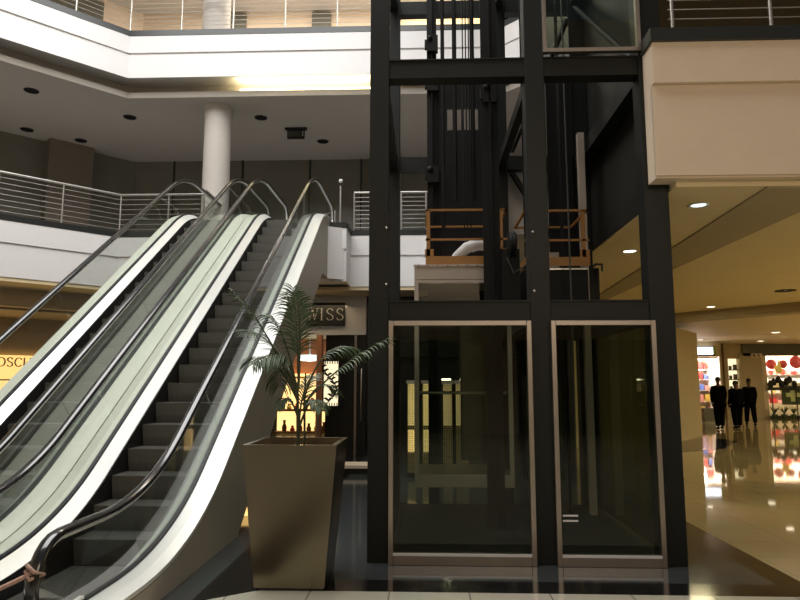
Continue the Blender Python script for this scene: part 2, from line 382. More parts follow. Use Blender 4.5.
# surroundings behind the viewer
S(MB().box(-9, -3.5, -9.0, -8.95, 0, 3).box(-1.5, 1.2, -9.0, -8.95, 0, 3).box(3, 8, -9.0, -8.95, 0, 3), 'reflection_panel_rear', 'black')  # unseen dark panels, added to vary reflections in planter and lift glass
S(box(-14, 26, -9.2, -9, 0, 14), 'wall_rear', 'cream')
S(box(-14.2, -14, -9, 24, 0, 14), 'wall_left', 'cream')
S(box(-14, 26, -9, -5, 4.0, 4.8), 'floor_gallery_rear', 'cream')

# ---------------------------------------------------------------- railings
def railing(pl, z, posts, h=1.0, n=7, label='', top_w=.025, base=0.12, ends=True, group='steel gallery railings'):
    a = Vector((*pl[0], z)); root = empty('railing', a, label, 'railing', group if group else None)
    zz = z
    hr = MB().tube([(x, y, zz+h) for x, y in pl], top_w, 10); hr.build('handrail', 'rod', root)
    for k in range(n):
        q = zz+base+.08+(h-base-.14)*k/(n-1)*.93
        MB().tube([(x, y, q) for x, y in pl], .0065, 6).build('rail_bar', 'rod', root)
    for (x, y) in posts:
        p = MB().tube([(x, y, zz+.02), (x, y, zz+h)], .019, 8); p.lathe([(.035, .11), (.035, .13), (0, .13)], (x, y, zz), 10); p.build('post', 'rod', root)
    return root
def along(p, q, n): return [(p[0]+(q[0]-p[0])*i/n, p[1]+(q[1]-p[1])*i/n) for i in range(n+1)]
i2 = off45(.05)
def pt45(c, s): return (c[0]-.70*s, c[1]-.715*s)
railing([pt45(i2[1], 6), i2[1]], 4.83, [pt45(i2[1], 1.2*i) for i in range(1, 6)], label='steel railing on the angled second level gallery at far left')
railing([i2[1], (-4.95, 13.95)], 4.83, [(-6.85, 13.95), (-5.75, 13.95), (-4.95, 13.95)], label='steel railing of the second level just left of the escalator tops')
railing([(-4.95, 14.0), (-4.95, 15.6)], 4.83, [(-4.95, 14.75), (-4.95, 15.6)], h=1.12, label='short steel railing running back beside the white column')
railing([(-1.55, 13.95), (.08, 13.95)], 4.83, [(-1.55, 13.95), (-.5, 13.95), (.05, 13.95)], n=8, label='steel railing of the second level between escalator top and lift shaft')
railing([(-2.62, 15.9), (-2.2, 15.5)], 4.83, [(-2.62, 15.9), (-2.2, 15.5)], n=5, label='small steel gate rail seen through the right escalator glass')
railing([(.12, 9.6), (.12, 13.9)], 4.83, [(.12, 9.7), (.12, 11.0), (.12, 12.4)], n=7, label='steel railing of the bridge behind the lift shaft')
i3 = off45(.06)
railing([pt45(i3[1], 6), i3[1]], 9.6, [pt45(i3[1], 1.2*i) for i in range(1, 6)], h=1.1, n=8, label='steel railing on the angled third level gallery at top left')
railing([i3[1], (1.75, 13.96), (4.2, 11.5)], 9.6, [(-6.87+1.22*i, 13.96) for i in range(8)], h=1.1, n=8, label='long steel railing of the third level above the white fascia')
railing([(2.36, 5.92), (24, 5.92)], 4.80, [(2.40+.93*i, 5.92) for i in range(10)], h=1.1, n=9, label='steel railing on the cream balcony right of the lift')
sp = empty('sensor_post', (-1.80, 13.5, 4.95), 'thin steel post with a white ball beside the right escalator top', 'post')
MB().tube([(-1.80, 13.5, 4.83), (-1.80, 13.5, 5.85)], .022, 8).build('post', 'rod', sp)
MB().lathe([(0, -.05), (.035, -.03), (.045, 0), (.035, .03), (0, .045)], (-1.80, 13.5, 5.96), 12).build('ball_head', 'white', sp)

# ---------------------------------------------------------------- escalators
def fillet(pts, rads, n=10):
    out = [pts[0]]
    for i in range(1, len(pts)-1):
        a, b, c = (Vector(p) for p in (pts[i-1], pts[i], pts[i+1])); d1 = (a-b).normalized(); d2 = (c-b).normalized()
        th = d1.angle(d2); t = rads[i-1]/math.tan(th/2); p1 = b+d1*t; p2 = b+d2*t
        for k in range(n+1):
            s = k/n; out.append(tuple(p1*(1-s)**2+b*2*s*(1-s)+p2*s*s))
    out.append(pts[-1]); return out
DL, DH = .22, 5.10
yk0, yk1 = 6.66-(.93-DL)/.7, 6.66+(DH-.93)/.7
deck_path = fillet([(3.35, DL), (yk0, DL), (yk1, DH), (14.75, DH)], [3.2, 2.2], 22)
RL, RH = .72, 5.78
rk0, rk1 = 7.94-(2.64-RL)/.7, 7.94+(RH-2.64)/.7
rail_mid = fillet([(3.95, RL), (rk0, RL), (rk1, RH), (14.75, RH)], [2.4, 2.6], 14)
lo_arc = [(3.95-.25*math.sin(a), .47+.25*math.cos(a)) for a in [math.pi*(1-i/12.) for i in range(13)]]
hi_arc = [(14.75+.30*math.sin(a), RH-.30+.30*math.cos(a)) for a in [math.pi*i/12. for i in range(13)]]
rail_path = [(4.25, .235)]+lo_arc[:-1]+rail_mid+hi_arc[1:]+[(14.4, RH-.60)]
def zat(path, y):
    for a, b in zip(path[:-1], path[1:]):
        if a[0] <= y <= b[0] and b[0] > a[0]: return a[1]+(b[1]-a[1])*(y-a[0])/(b[0]-a[0])
    return path[0][1] if y < path[0][0] else path[-1][1]
def cut(path, y0, y1): return [(y0, zat(path, y0))]+[p for p in path if y0 < p[0] < y1]+[(y1, zat(path, y1))]
def escalator(cx, label):
    root = empty('escalator', (cx, 8.5, 0), label, 'escalator', 'pair of rising escalators')
    X = lambda a: cx+a
    for s in (-1, 1):
        side = 'left' if s < 0 else 'right'
        tagl = lambda o, t: tag(o, t)
        sec = lambda *p: [(X(s*a), b) for a, b in p]
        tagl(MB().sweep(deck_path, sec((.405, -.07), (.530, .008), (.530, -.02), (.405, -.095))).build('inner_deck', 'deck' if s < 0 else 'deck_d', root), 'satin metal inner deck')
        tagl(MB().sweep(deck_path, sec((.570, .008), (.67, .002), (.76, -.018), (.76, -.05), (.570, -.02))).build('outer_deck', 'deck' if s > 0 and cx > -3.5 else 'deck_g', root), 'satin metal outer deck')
        MB().sweep(deck_path, sec((.532, .03), (.568, .03), (.568, -.03), (.532, -.03))).build('glass_gasket', 'gasket', root)
        sk = MB()
        for a, b in zip(deck_path[:-1], deck_path[1:]):
            x0, x1 = X(s*.398), X(s*.410)
            vs = [(x, y, z+dz) for x in (x0, x1) for (y, z) in (a, b) for dz in (-.50, -.07)]
            sk.add(vs, [(0, 1, 3, 2), (4, 6, 7, 5), (0, 4, 5, 1), (2, 3, 7, 6), (1, 5, 7, 3), (0, 2, 6, 4)])
        sk.build('skirt', 'skirt', root)
        h = MB().sweep(rail_path, sec((.510, .0), (.513, .02), (.53, .03), (.57, .03), (.587, .02), (.590, .0), (.58, -.012), (.52, -.012))); h.sm = [True]*len(h.sm)
        h.build('handrail', 'rubber', root)
        MB().sweep(rail_path, sec((.532, -.012), (.568, -.012), (.566, -.034), (.534, -.034))).build('handrail_guide', 'chrome', root)
        ys = [3.62, 5.1, 6.9, 8.7, 10.5, 12.3, 14.9]; ts = [3.70, 4.85, 6.45, 8.25, 10.05, 11.85, 15.0]
        for i in range(6):
            g = .006
            bot = cut(deck_path, ys[i]+g, min(ys[i+1]-g, 14.74)); top = cut(rail_mid, max(ts[i]+g, 3.96), min(ts[i+1]-g, 14.74))
            poly = [(y, z+.028) for y, z in bot]
            if i == 5: poly += [(p[0]-.02, p[1]) for p in hi_arc[1:-2][::-1]]
            poly += [(y, z-.04) for y, z in top[::-1]]
            if i == 0: poly += [(p[0]+.02, p[1]) for p in lo_arc[1:-1][::-1]]
            MB().prism(poly, 'x', X(s*.55)-.006, X(s*.55)+.006).build('glass_pane', 'g_esc', root)
        # cladding
        cl = [(y, z-.06) for y, z in deck_path]+[(14.75, 3.75), (12.38, 3.75), (7.03, 0.0), (3.4, 0.0)]
        MB().prism(cl, 'x', X(s*.745), X(s*.757)).build('side_cladding', 'clad', root)
    MB().sweep([(7.05, .004), (12.40, 3.75), (13.9, 3.75)], [(X(-.74), 0), (X(.74), 0), (X(.74), .02), (X(-.74), .02)]).build('truss_underside', 'clad', root)
    # steps
    RI = 4.83/21; RUN = RI/.7
    st = None
    ks = [(-3, 0), (-2, 0), (-1, 0), (0, 0)]+[(k, k) for k in range(1, 21)]+[(21, 21), (22, 21), (23, 21)]
    y0 = 5.60-RUN*.2
    for k, lv in ks:
        y = y0+RUN*k; z = RI*lv
        if st is None:
            prof = [(0, 0), (RUN+.02, 0), (RUN+.02, -.03), (.10, -.30), (.045, -.235), (.02, -.14), (.006, -.05)]
            mb = MB().prism([(a+8.5, b) for a, b in prof], 'x', X(-.390), X(.390))
            # cleats along the nose
            for i in range(38): mb.box(X(-.38+.02*i), X(-.372+.02*i), 8.5-.004, 8.5+RUN, -.006, .006)
            st = mb.build('step', 'step', root); st.location = (0, y-8.5, z)
        else:
            o = st.copy(); COL.objects.link(o); o.parent = root; o.location = (0, y-8.5, z)
    y1 = y0-3*RUN
    MB().box(X(-.74), X(.74), 2.75, y1-.02, .002, .018).build('landing_plate', 'steel2', root)
    MB().box(X(-.37), X(.37), y0+RUN*24+.02, 15.3, 4.81, 4.838).build('landing_plate', 'steel2', root)
    cb = MB()
    for i in range(36): cb.box(X(-.36+.02*i), X(-.35+.02*i), y1-.02, y1+.06, .004, .03)
    cb.build('comb', 'steel2', root)
    return root
CA, CB = -2.745, -4.28
escA = escalator(CA, 'right escalator, nearest the planter, its tan side wall showing')
escB = escalator(CB, 'left escalator, farther from the lift, nearest the gold shop sign')
rp = []
for i in range(13):
    t = i/12; rp.append((-2.20-1.1*t, 3.69, .56-.28*math.sin(math.pi*t)*.6-.02*t))
ro = MB().tube(rp, .013, 8); ro.tube([(-2.235, 3.70, .60), (-2.17, 3.66, .575), (-2.145, 3.72, .55), (-2.20, 3.67, .53), (-2.24, 3.70, .57)], .012, 6)
tag(ro.build('barrier_rope', 'rope'), 'red and white rope tied across the foot of the right escalator', 'rope')

# ---------------------------------------------------------------- lift shaft
sh = empty('lift_shaft_frame', (.9, 7.5, 0), 'dark steel frame of the lift shaft with posts and cross beams', 'lift shaft')
FY0, FY1 = 6.08, 6.28; BY0, BY1 = 8.9, 9.1
TOP = 12.5
PX = [(-.53, -.34), (1.0, 1.19), (2.11, 2.34)]
for x0, x1 in PX:
    box(x0, x1, FY0, FY1, 0, TOP).build('post', 'steel', sh, bevel=.006)
    box(x0, x1, BY0, BY1, 0, TOP).build('post', 'steel', sh, bevel=.006)
for z in (2.20, 4.63, 7.08, 9.5):
    for (a, b) in (((-.34), 1.0), (1.19, 2.11)):
        m = MB().box(a, b, FY0+.02, FY0+.16, z, z+.19); m.box(a, b, FY0+.005, FY0+.17, z+.18, z+.195).box(a, b, FY0+.005, FY0+.17, z-.004, z+.010)
        m.build('front_beam', 'steel', sh)
        zb_ = 7.02 if z == 7.08 else z
        box(a, b, BY0+.02, BY0+.16, zb_, zb_+.20).build('back_beam', 'steel', sh)
    for x0, x1 in (PX[0], PX[2], ):
        box(x0+.03, x1-.03, FY1, BY0, z, z+.20).build('side_beam', 'steel', sh)
    box(PX[1][0]+.05, PX[1][1]-.05, FY1, BY0, z, z+.14).build('side_beam', 'steel', sh)
for a, b in (((2.2, 6.3, 4.83), (2.2, 8.9, 7.08)), ((1.25, 8.95, 4.9), (2.1, 8.95, 6.9)), ((1.25, 8.95, 4.6), (1.95, 8.95, 3.4))):
    MB().tube([a, b], .045, 4).build('brace', 'steel', sh)
# pit floor under the lift cars
box(-.33, 2.33, 6.29, 8.89, .001, .02).build('pit_floor', 'mech', sh)
# guide rails, T sections
for (x, y, wd, z0, z1) in ((.12, 8.83, .07, 0, TOP), (.80, 7.5, .10, 0, TOP), (.42, 8.3, .03, 4.0, TOP), (.66, 8.3, .03, 4.0, TOP), (.25, 8.0, .025, 3.1, TOP), (1.30, 8.0, .04, 0, TOP), (1.62, 8.5, .03, 0, TOP), (1.80, 8.3, .02, 0, TOP)):
    MB().box(x-wd, x+wd, y, y+.015, z0, z1).box(x-.008, x+.008, y-.06, y, z0, z1).build('guide_rail', 'mech', sh)
box(2.02, 2.10, 8.2, 8.3, 0, 4.88).build('guide_rail', 'beigem', sh)
# dark backing panels of the shaft
bp = MB().box(.16, .34, 8.86, 8.9, 2.4, 6.1).box(.34, 1.0, 8.86, 8.9, 2.4, 5.20).box(.34, 1.0, 8.86, 8.9, 5.52, 6.1).box(.54, .57, 8.86, 8.9, 5.2, 5.52).box(.78, 1.0, 8.86, 8.9, 5.2, 5.52)
bp.build('back_panel', 'mech', sh)
box(1.75, 2.10, 8.86, 8.9, 2.4, 6.1).build('back_panel', 'mech', sh)
for (x, z) in ((.13, 5.75), (.80, 4.98), (.13, 4.4), (.13, 6.35)):
    yo = 1.3 if x < .5 else 0
    g = MB().box(x-.08, x+.08, 7.44+yo, 7.54+yo, z, z+.24).box(x-.11, x+.06, 7.46+yo, 7.53+yo, z+.05, z+.18).lathe([(0, 0), (.04, 0), (.04, .03), (0, .03)], (x-.04, 7.42+yo, z+.19), 12, 'y')
    g.build('rail_shoe', 'mech', sh)
for (x, z) in ((-.36, 2.55), (-.36, 3.1), (1.04, 2.48), (1.04, 3.05)):
    MB().lathe([(0, 0), (.012, 0), (.012, .01), (0, .01)], (x, FY0-.011, z), 8, 'y').build('bolt', 'rod', sh)
# hoist ropes and travelling cable
for i, (x, y) in enumerate(((.52, 8.1), (.56, 8.1), (.60, 8.1))):
    tag(MB().tube([(x, y, 3.1), (x, y, TOP)], .009, 6).build('hoist_rope', 'mech'), 'thin dark hoist rope hanging in the left bay of the lift shaft', 'rope', 'hoist ropes in the left bay')
for i, (x, y) in enumerate(((1.42, 7.8), (1.50, 7.8), (1.72, 7.6))):
    tag(MB().tube([(x, y, .5), (x+.01, y, 2.0), (x, y, TOP)], .010, 6).build('hoist_rope', 'steel2'), 'thin steel rope hanging in the right bay of the lift shaft', 'rope', 'hoist ropes in the right bay')

def framed_pane(name, x0, x1, z0, z1, y, fw, label, sill=0, gm='g_lift'):
    g = empty(name, ((x0+x1)/2, y, z0), label, 'glass panel', None)
    box(x0, x0+fw, y-.03, y+.03, z0, z1).build('frame_side', 'frame', g, bevel=.004); box(x1-fw, x1, y-.03, y+.03, z0, z1).build('frame_side', 'frame', g, bevel=.004)
    box(x0+fw, x1-fw, y-.03, y+.03, z1-fw, z1).build('frame_top', 'frame', g, bevel=.004)
    zb = z0+max(fw, sill); box(x0+fw, x1-fw, y-.03, y+.03, z0, zb).build('frame_bottom', 'frame', g, bevel=.004)
    if sill: box(x0+fw, x1-fw, y-.036, y-.02, zb-.018, zb+.004).build('sill_edge', 'chrome', g)
    p = box(x0+fw, x1-fw, y-.005, y+.005, zb, z1-fw).build('pane', gm, g)
    return g, p
framed_pane('lift_glazing', -.335, .995, .0, 2.195, 6.045, .045, 'large framed glass panel at the foot of the lift shaft, left bay', .10)
g2, _ = framed_pane('lift_glazing', 1.175, 2.135, .0, 2.195, 6.045, .045, 'narrower framed glass panel at the foot of the lift shaft, right bay', .10)
st = MB().box(1.235, 1.37, 6.034, 6.0385, .385, .40).box(1.235, 1.37, 6.034, 6.0385, .43, .445); tag(st.build('sticker', 'white', g2), 'two short white stripes')
framed_pane('lift_glazing', 1.175, 2.13, 4.84, 7.05, 6.045, .04, 'framed glass panel at the top right of the lift shaft')
tag(box(2.22, 2.23, 6.30, 8.88, .05, 2.2).build('side_glazing', 'g_lift'), 'glass side panel closing the right flank of the shaft foot', 'glass panel')
tag(box(-.44, -.43, 6.30, 8.88, .05, 2.2).build('side_glazing', 'g_lift'), 'glass side panel closing the left flank of the shaft foot', 'glass panel')

# lift cars
def guard(root, x0, x1, y0, y1, z, posts):
    g = MB().box(x0, x1, y0, y0+.03, z+.685, z+.71).box(x0, x1, y0, y0+.03, z+.31, z+.335).box(x0, x1, y1-.03, y1, z+.685, z+.71)
    g.box(x0, x0+.03, y0, y1, z+.685, z+.71).box(x1-.03, x1, y0, y1, z+.685, z+.71)
    gr = g.build('guard_rail', 'orange', root)
    MB().box(x0, x1, y0-.005, y0+.012, z, z+.11).box(x0, x0+.012, y0, y1, z, z+.11).build('toe_board', 'orange', gr)
    for x in posts: MB().box(x, x+.045, y0, y0+.045, z, z+.70).box(x-.02, x+.09, y0, y0+.04, z+.1, z+.2).build('guard_post', 'orange', gr)
car = empty('lift_car', (.46, 8.3, .40), 'beige framed glass lift car stopped low in the left bay', 'lift car')
x0, x1, y0, y1 = -.12, 1.05, 7.8, 8.8
box(x0, x1, y0, y1, .40, .545).build('floor_pan', 'beigem', car, bevel=.004)
rf = MB().box(x0, x1, y0, y1, 2.87, 3.05); rf.build('roof', 'beigem', car, bevel=.004)
box(x0-.01, x1+.01, y0-.012, y0, 3.03, 3.055).build('roof_edge', 'beigem', car)
for i in range(10): MB().lathe([(0, 0), (.008, 0), (.008, .006), (0, .006)], (x0+.05+.12*i, y0-.018, 3.04), 6, 'y').build('rivet', 'mech', car)
for (a, b) in ((x0, y0), (x1-.05, y0), (x0, y1-.05), (x1-.05, y1-.05)): box(a, a+.05, b, b+.05, .545, 2.87).build('corner_post', 'beigem', car)
box(x0+.05, x1-.05, y0+.01, y0+.02, .545, 2.83).build('front_glass', 'g_clear', car)
box(x0+.01, x0+.02, y0+.05, y1-.05, .545, 2.87).build('side_glass', 'g_clear', car)
box(x0+.05, x1-.05, y0, y0+.03, 2.83, 2.865).build('head_rail', 'beigem', car)
MB().tube([(x0+.05, y0+.07, 1.50), (x1-.06, y0+.07, 1.50)], .018, 8).build('handrail', 'rod', car)
box(x0+.6, x1-.08, y1-.04, y1-.01, .6, 2.6).build('car_door', 'steel2', car)
guard(car, .02, 1.03, 7.85, 8.75, 3.06, (.03, .93))
du = []
for i in range(13):
    a = math.pi*(.05+.55*i/12); du.append((.88-.62*math.cos(a-.3)*.8+.0, 8.2, 3.02+.36*math.sin(a)))
tag(MB().tube([(.32, 8.1, 3.10), (.42, 8.1, 3.22), (.54, 8.1, 3.32), (.68, 8.1, 3.37), (.82, 8.1, 3.37)], [.04, .06, .075, .08, .08], 10).build('air_duct', 'white', car), 'pale flexible duct')
car2 = empty('lift_car', (1.62, 8.1, 1.9), 'dark lift car with orange guard rail in the right bay', 'lift car')
box(1.25, 2.0, 7.85, 8.75, 2.35, 3.02).build('housing', 'mech', car2)
box(1.25, 2.0, 7.838, 7.85, 2.99, 3.01).build('edge_trim', 'rod', car2)
guard(car2, 1.24, 2.03, 7.85, 8.75, 3.04, (1.94,))
box(1.33, 1.50, 8.3, 8.45, 3.04, 3.35).build('control_box', 'steel2', car2)
box(1.60, 1.75, 8.3, 8.45, 3.04, 3.30).build('control_box', 'beigem', car2)
wh = empty('pulley', (1.02, 7.4, 2.6), 'black pulley gear beside the middle steel post', 'pulley')
MB().lathe([(.0, 0), (.15, 0), (.17, .02), (.14, .04), (.17, .06), (.15, .08), (0, .08)], (.98, 7.40, 3.20), 24, 'x').build('wheel', 'mech', wh)
box(.90, 1.10, 7.35, 7.5, 2.5, 3.15).build('bracket', 'mech', wh)
MB().tube([(.95, 7.35, 3.05), (1.02, 7.3, 2.85), (1.16, 7.25, 2.95), (1.22, 7.3, 3.2)], .01, 6).build('cable', 'steel2', wh)
cwt = empty('counterweight', (1.5, 8.5, .2), 'dark counterweight stack hanging in the right bay', 'counterweight')
for i in range(6): box(1.32, 1.72, 8.45, 8.65, .5+.17*i, .66+.17*i).build('weight_block', 'mech', cwt)
MB().box(1.28, 1.32, 8.45, 8.65, .4, 1.7).box(1.72, 1.76, 8.45, 8.65, .4, 1.7).build('weight_frame', 'steel2', cwt)
mc = empty('door_machine', (2.35, 8.6, 2.6), 'black machine housing on brackets seen right of the beige guide rail', 'machine')
MB().prism([(2.22, 2.5), (2.5, 2.55), (2.5, 3.25), (2.3, 3.25), (2.22, 2.95)], 'y', 9.2, 9.5).build('housing', 'mech', mc)
MB().tube([(2.11, 9.0, 3.2), (2.1, 9.18, 3.2), (2.35, 9.18, 3.22), (2.45, 9.18, 3.3), (2.54, 9.18, 3.3), (2.54, 9.18, 3.2)], .02, 6).build('bracket', 'steel2', mc)

# made-up gold mesh cabinets in place of a reflection in the lift glass
def cabinet(x0, x1, label, lit):
    c = empty('reflection_cabinet', ((x0+x1)/2, 11.35, 0), label, 'stand-in cabinet', 'mesh cabinets standing in for a glass reflection')
    box(x0, x1, 11.5, 11.7, 0, 1.66).build('cabinet_body', 'black', c)
    box(x0+.03, x1-.03, 11.46, 11.49, .88, 1.6).build('upper_light_panel', lit[0], c)
    box(x0+.03, x1-.03, 11.46, 11.49, .42, .80).build('lower_light_panel', lit[1], c)
    box(x0+.02, x1-.02, 11.40, 11.405, .08, 1.6).build('mesh_screen', 'gold', c)
    box(x0, x1, 11.38, 11.5, 1.60, 1.66).build('cornice', 'beigem', c)
    return c
M['dimlit'] = mat('dim_backlit', (1, .8, .4), .5, emis=(1, .72, .30), es=.9, noise=.01)
M['dimlit2'] = mat('dimmer_backlit', (1, .8, .4), .5, emis=(1, .75, .40), es=.35, noise=.01)
cabinet(-.32, -.13, 'leftmost gold mesh reflection stand-in behind the lift glass, the brightest', ('dimlit', 'warmwin'))
cabinet(-.06, .11, 'second gold mesh reflection stand-in behind the lift glass, half hidden by the car post', ('dimlit', 'dimlit'))
cabinet(.30, .50, 'third gold mesh reflection stand-in behind the lift glass, dimmer', ('dimlit2', 'black'))
cabinet(.52, .78, 'fourth gold mesh reflection stand-in behind the lift glass, dim and wide', ('dimlit2', 'black'))
for x in (.40, .72):
    tag(box(x-.1, x+.06, 11.40, 11.45, 1.661, 1.69).build('strip_lamp', 'lamp_w'), 'small bright strip lamp %s above the gold mesh reflection stand-ins' % ('left' if x < .5 else 'right'), 'lamp')

# ---------------------------------------------------------------- lettering
GL = {
 'S': [[(.78, .82), (.62, .96), (.38, .97), (.22, .84), (.22, .68), (.38, .56), (.62, .46), (.79, .33), (.78, .15), (.6, .03), (.36, .03), (.18, .18)]],
 'W': [[(.0, .97), (.27, .03)], [(.27, .03), (.5, .97)], [(.5, .97), (.75, .03)], [(.75, .03), (1.02, .97)]],
 'I': [[(.3, .03), (.3, .97)]],
 'O': [[(.5+.42*math.cos(a), .5+.47*math.sin(a)) for a in [2*math.pi*i/20 for i in range(21)]]],
 'C': [[(.5+.42*math.cos(a), .5+.47*math.sin(a)) for a in [R(40)+R(280)*i/16 for i in range(17)]]],
 'H': [[(.15, .03), (.15, .97)], [(.85, .03), (.85, .97)], [(.15, .5), (.85, .5)]],
 'B': [[(.2, .03), (.2, .97), (.55, .97), (.72, .84), (.70, .62), (.52, .52), (.2, .52)], [(.52, .52), (.78, .42), (.80, .18), (.58, .03), (.2, .03)]]}
SER = {'W': [(.0, .98), (.5, .98), (1.02, .98)], 'I': [(.3, .02), (.3, .98)], 'H': [(.15, .02), (.15, .98), (.85, .02), (.85, .98)]}
ADV = {'I': .62, 'W': 1.12}
def letters(txt, x, y, z, h, m, parent, wd=.07, dirx=(1, 0), dp=.008):
    for ch in txt:
        mb = MB()
        def P(a, b, dy): return (x+a*h*.85*dirx[0]+dy*dirx[1], y+a*h*.85*dirx[1]-dy*dirx[0]*1.0, z+b*h)
        for st_ in GL[ch]:
            for p, q in zip(st_[:-1], st_[1:]):
                d = Vector((q[0]-p[0], q[1]-p[1])); l = d.length; d /= l; n = Vector((-d.y, d.x)); thick = wd*(.55+.9*abs(n.x))*.5
                if ch == 'W' and q[1] > p[1]: thick *= .5
                c4 = [(p[0]-d.x*.02+n.x*thick, p[1]-d.y*.02+n.y*thick), (p[0]-d.x*.02-n.x*thick, p[1]-d.y*.02-n.y*thick), (q[0]+d.x*.02-n.x*thick, q[1]+d.y*.02-n.y*thick), (q[0]+d.x*.02+n.x*thick, q[1]+d.y*.02+n.y*thick)]
                mb.add([P(a, b, e) for e in (0, dp) for a, b in c4], [(0, 1, 2, 3), (7, 6, 5, 4), (0, 4, 5, 1), (1, 5, 6, 2), (2, 6, 7, 3), (3, 7, 4, 0)])
        for (a, b) in SER.get(ch, []):
            mb.add([P(a+da, b+db, e) for e in (0, dp) for da, db in ((-.12, -.018), (.12, -.018), (.12, .018), (-.12, .018))], [(0, 1, 2, 3), (7, 6, 5, 4), (0, 4, 5, 1), (1, 5, 6, 2), (2, 6, 7, 3), (3, 7, 4, 0)])
        mb.build('letter', m, parent)
        x += ADV.get(ch, .98)*h*.85*dirx[0]; y += ADV.get(ch, .98)*h*.85*dirx[1]
sg = empty('shop_sign', (-2.4, 14.82, 2.93), 'black shop sign with pale serif letters WISS beside the escalator', 'sign')
box(-3.25, -1.84, 14.80, 14.895, 2.93, 3.46).build('panel', 'signblk', sg, bevel=.01)
letters('SWISS', -2.95, 14.80, 3.05, .28, 'letter', sg, wd=.07)
# ---- centre shop
sw = empty('shop_display', (-2.8, 14.9, 0), 'warm lit shop display with shelves behind the palm', 'shop window')
box(-3.7, -2.02, 16.4, 16.5, 0, 3.0).build('back_wall', 'salmon', sw)
box(-3.7, -2.5, 16.30, 16.36, .35, 1.84).build('lit_back', 'warmwin', sw)
for z in (.38, .92, 1.72): box(-3.7, -2.36, 15.9, 16.3, z, z+.05).build('shelf', 'brown', sw)
box(-3.7, -2.3, 14.95, 16.3, 0, .36).build('plinth', 'black', sw)
box(-2.50, -2.38, 14.9, 15.1, 0, 2.72).build('door_jamb', 'salmon', sw)
box(-2.45, -2.42, 14.85, 14.9, .3, 1.2).build('door_handle', 'frame', sw)
S(box(-3.7, -2.0, 15.1, 16.5, 2.72, 2.80), 'ceiling_shop', 'ceil_w')
cl = empty('ceiling_lamp', (-2.75, 15.8, 2.4), 'oval cool white ceiling lamp in the warm shop', 'lamp')
MB().lathe([(0, -.09), (.22, -.075), (.32, 0), (.22, .06), (0, .07)], (-2.78, 15.6, 2.22), 24).build('shade', 'bluelit', cl)
MB().tube([(-2.78, 15.6, 2.27), (-2.78, 15.6, 2.72)], .02, 6).build('rod', 'white', cl)
point('shop_lamp', (-2.9, 15.4, 1.9), 14, (1, .62, .28), .12)
# items on the shelves
for i in range(12):
    x = -3.55+.098*i+random.uniform(-.02, .02); z = .43 if i % 2 else .97; hh = random.uniform(.12, .30)
    v = MB().lathe([(0, 0), (.05, 0), (.065, hh*.35), (.03, hh*.7), (.04, hh), (0, hh)], (x, 16.1, z), 14)
    tag(v.build('vase', random.choice(['brown', 'red', 'yel'])), 'small ornament on the %s lit shop shelf behind the palm' % ('lower' if i % 2 else 'upper'), 'ornament', 'ornaments on the %s lit shelf' % ('lower' if i % 2 else 'upper'))
fs = empty('fretwork_screen', (-2.12, 14.9, 1.08), 'lit panel with dark leaf shaped fretwork on the black facade', 'screen')
box(-2.34, -1.92, 15.0, 15.02, 1.08, 2.12).build('lit_panel', 'creamlit', fs)
fr = MB().box(-2.36, -2.33, 14.95, 15.0, 1.05, 2.15).box(-1.94, -1.90, 14.95, 15.0, 1.05, 2.15).box(-2.36, -1.9, 14.95, 15.0, 2.11, 2.15).box(-2.36, -1.9, 14.95, 15.0, 1.05, 1.09)
fr.build('frame', 'black', fs)
mo = MB()
rr = random.Random(3)
for i in range(9):
    z = 1.2+.095*i; x = -2.22+.16*math.sin(i*.55)
    for sgn in (-1, 1):
        pts = [(x+sgn*.11*t, 14.98, z+.10*t*(1-.5*t)+.02*math.sin(3*t)) for t in (0, .25, .5, .75, 1)]
        mo.tube(pts, [.016, .028, .03, .022, .004], 6)
mo.tube([(-2.20+.16*math.sin((z-1.2)/.095*.55), 14.98, z) for z in [1.1+.05*k for k in range(20)]], .014, 6)
for i in range(7): mo.box(-2.32+.058*i, -2.30+.058*i, 14.97, 14.99, 1.08, 1.16); mo.box(-2.32+.058*i, -2.30+.058*i, 14.97, 14.99, 2.05, 2.12)
mo.build('fretwork', 'black', fs)
S(MB().box(-2.30, -2.0, 15.02, 15.2, 0, 2.72).box(-2.0, -1.36, 14.98, 15.1, 0, 2.72), 'wall_centre_ground', 'black')
S(MB().box(-1.62, -1.57, 14.92, 14.98, 0, 2.72), 'trim_1', 'frame')
dd = empty('door_pull', (-1.45, 14.9, .8), 'slim steel door pull on the black facade left of the lift', 'handle')
MB().tube([(-1.45, 14.93, .75), (-1.45, 14.90, .78), (-1.45, 14.90, 1.9), (-1.45, 14.93, 1.93)], .025, 8).build('bar', 'frame', dd)
bn = empty('bench', (-1.2, 11.9, 0), 'low pale stone ledge on the floor between planter and lift', 'bench')
box(-1.9, -.62, 11.75, 12.2, .0, .10).build('base', 'black', bn); box(-1.95, -.6, 11.72, 12.25, .10, .16).build('top', 'cream', bn, bevel=.005)

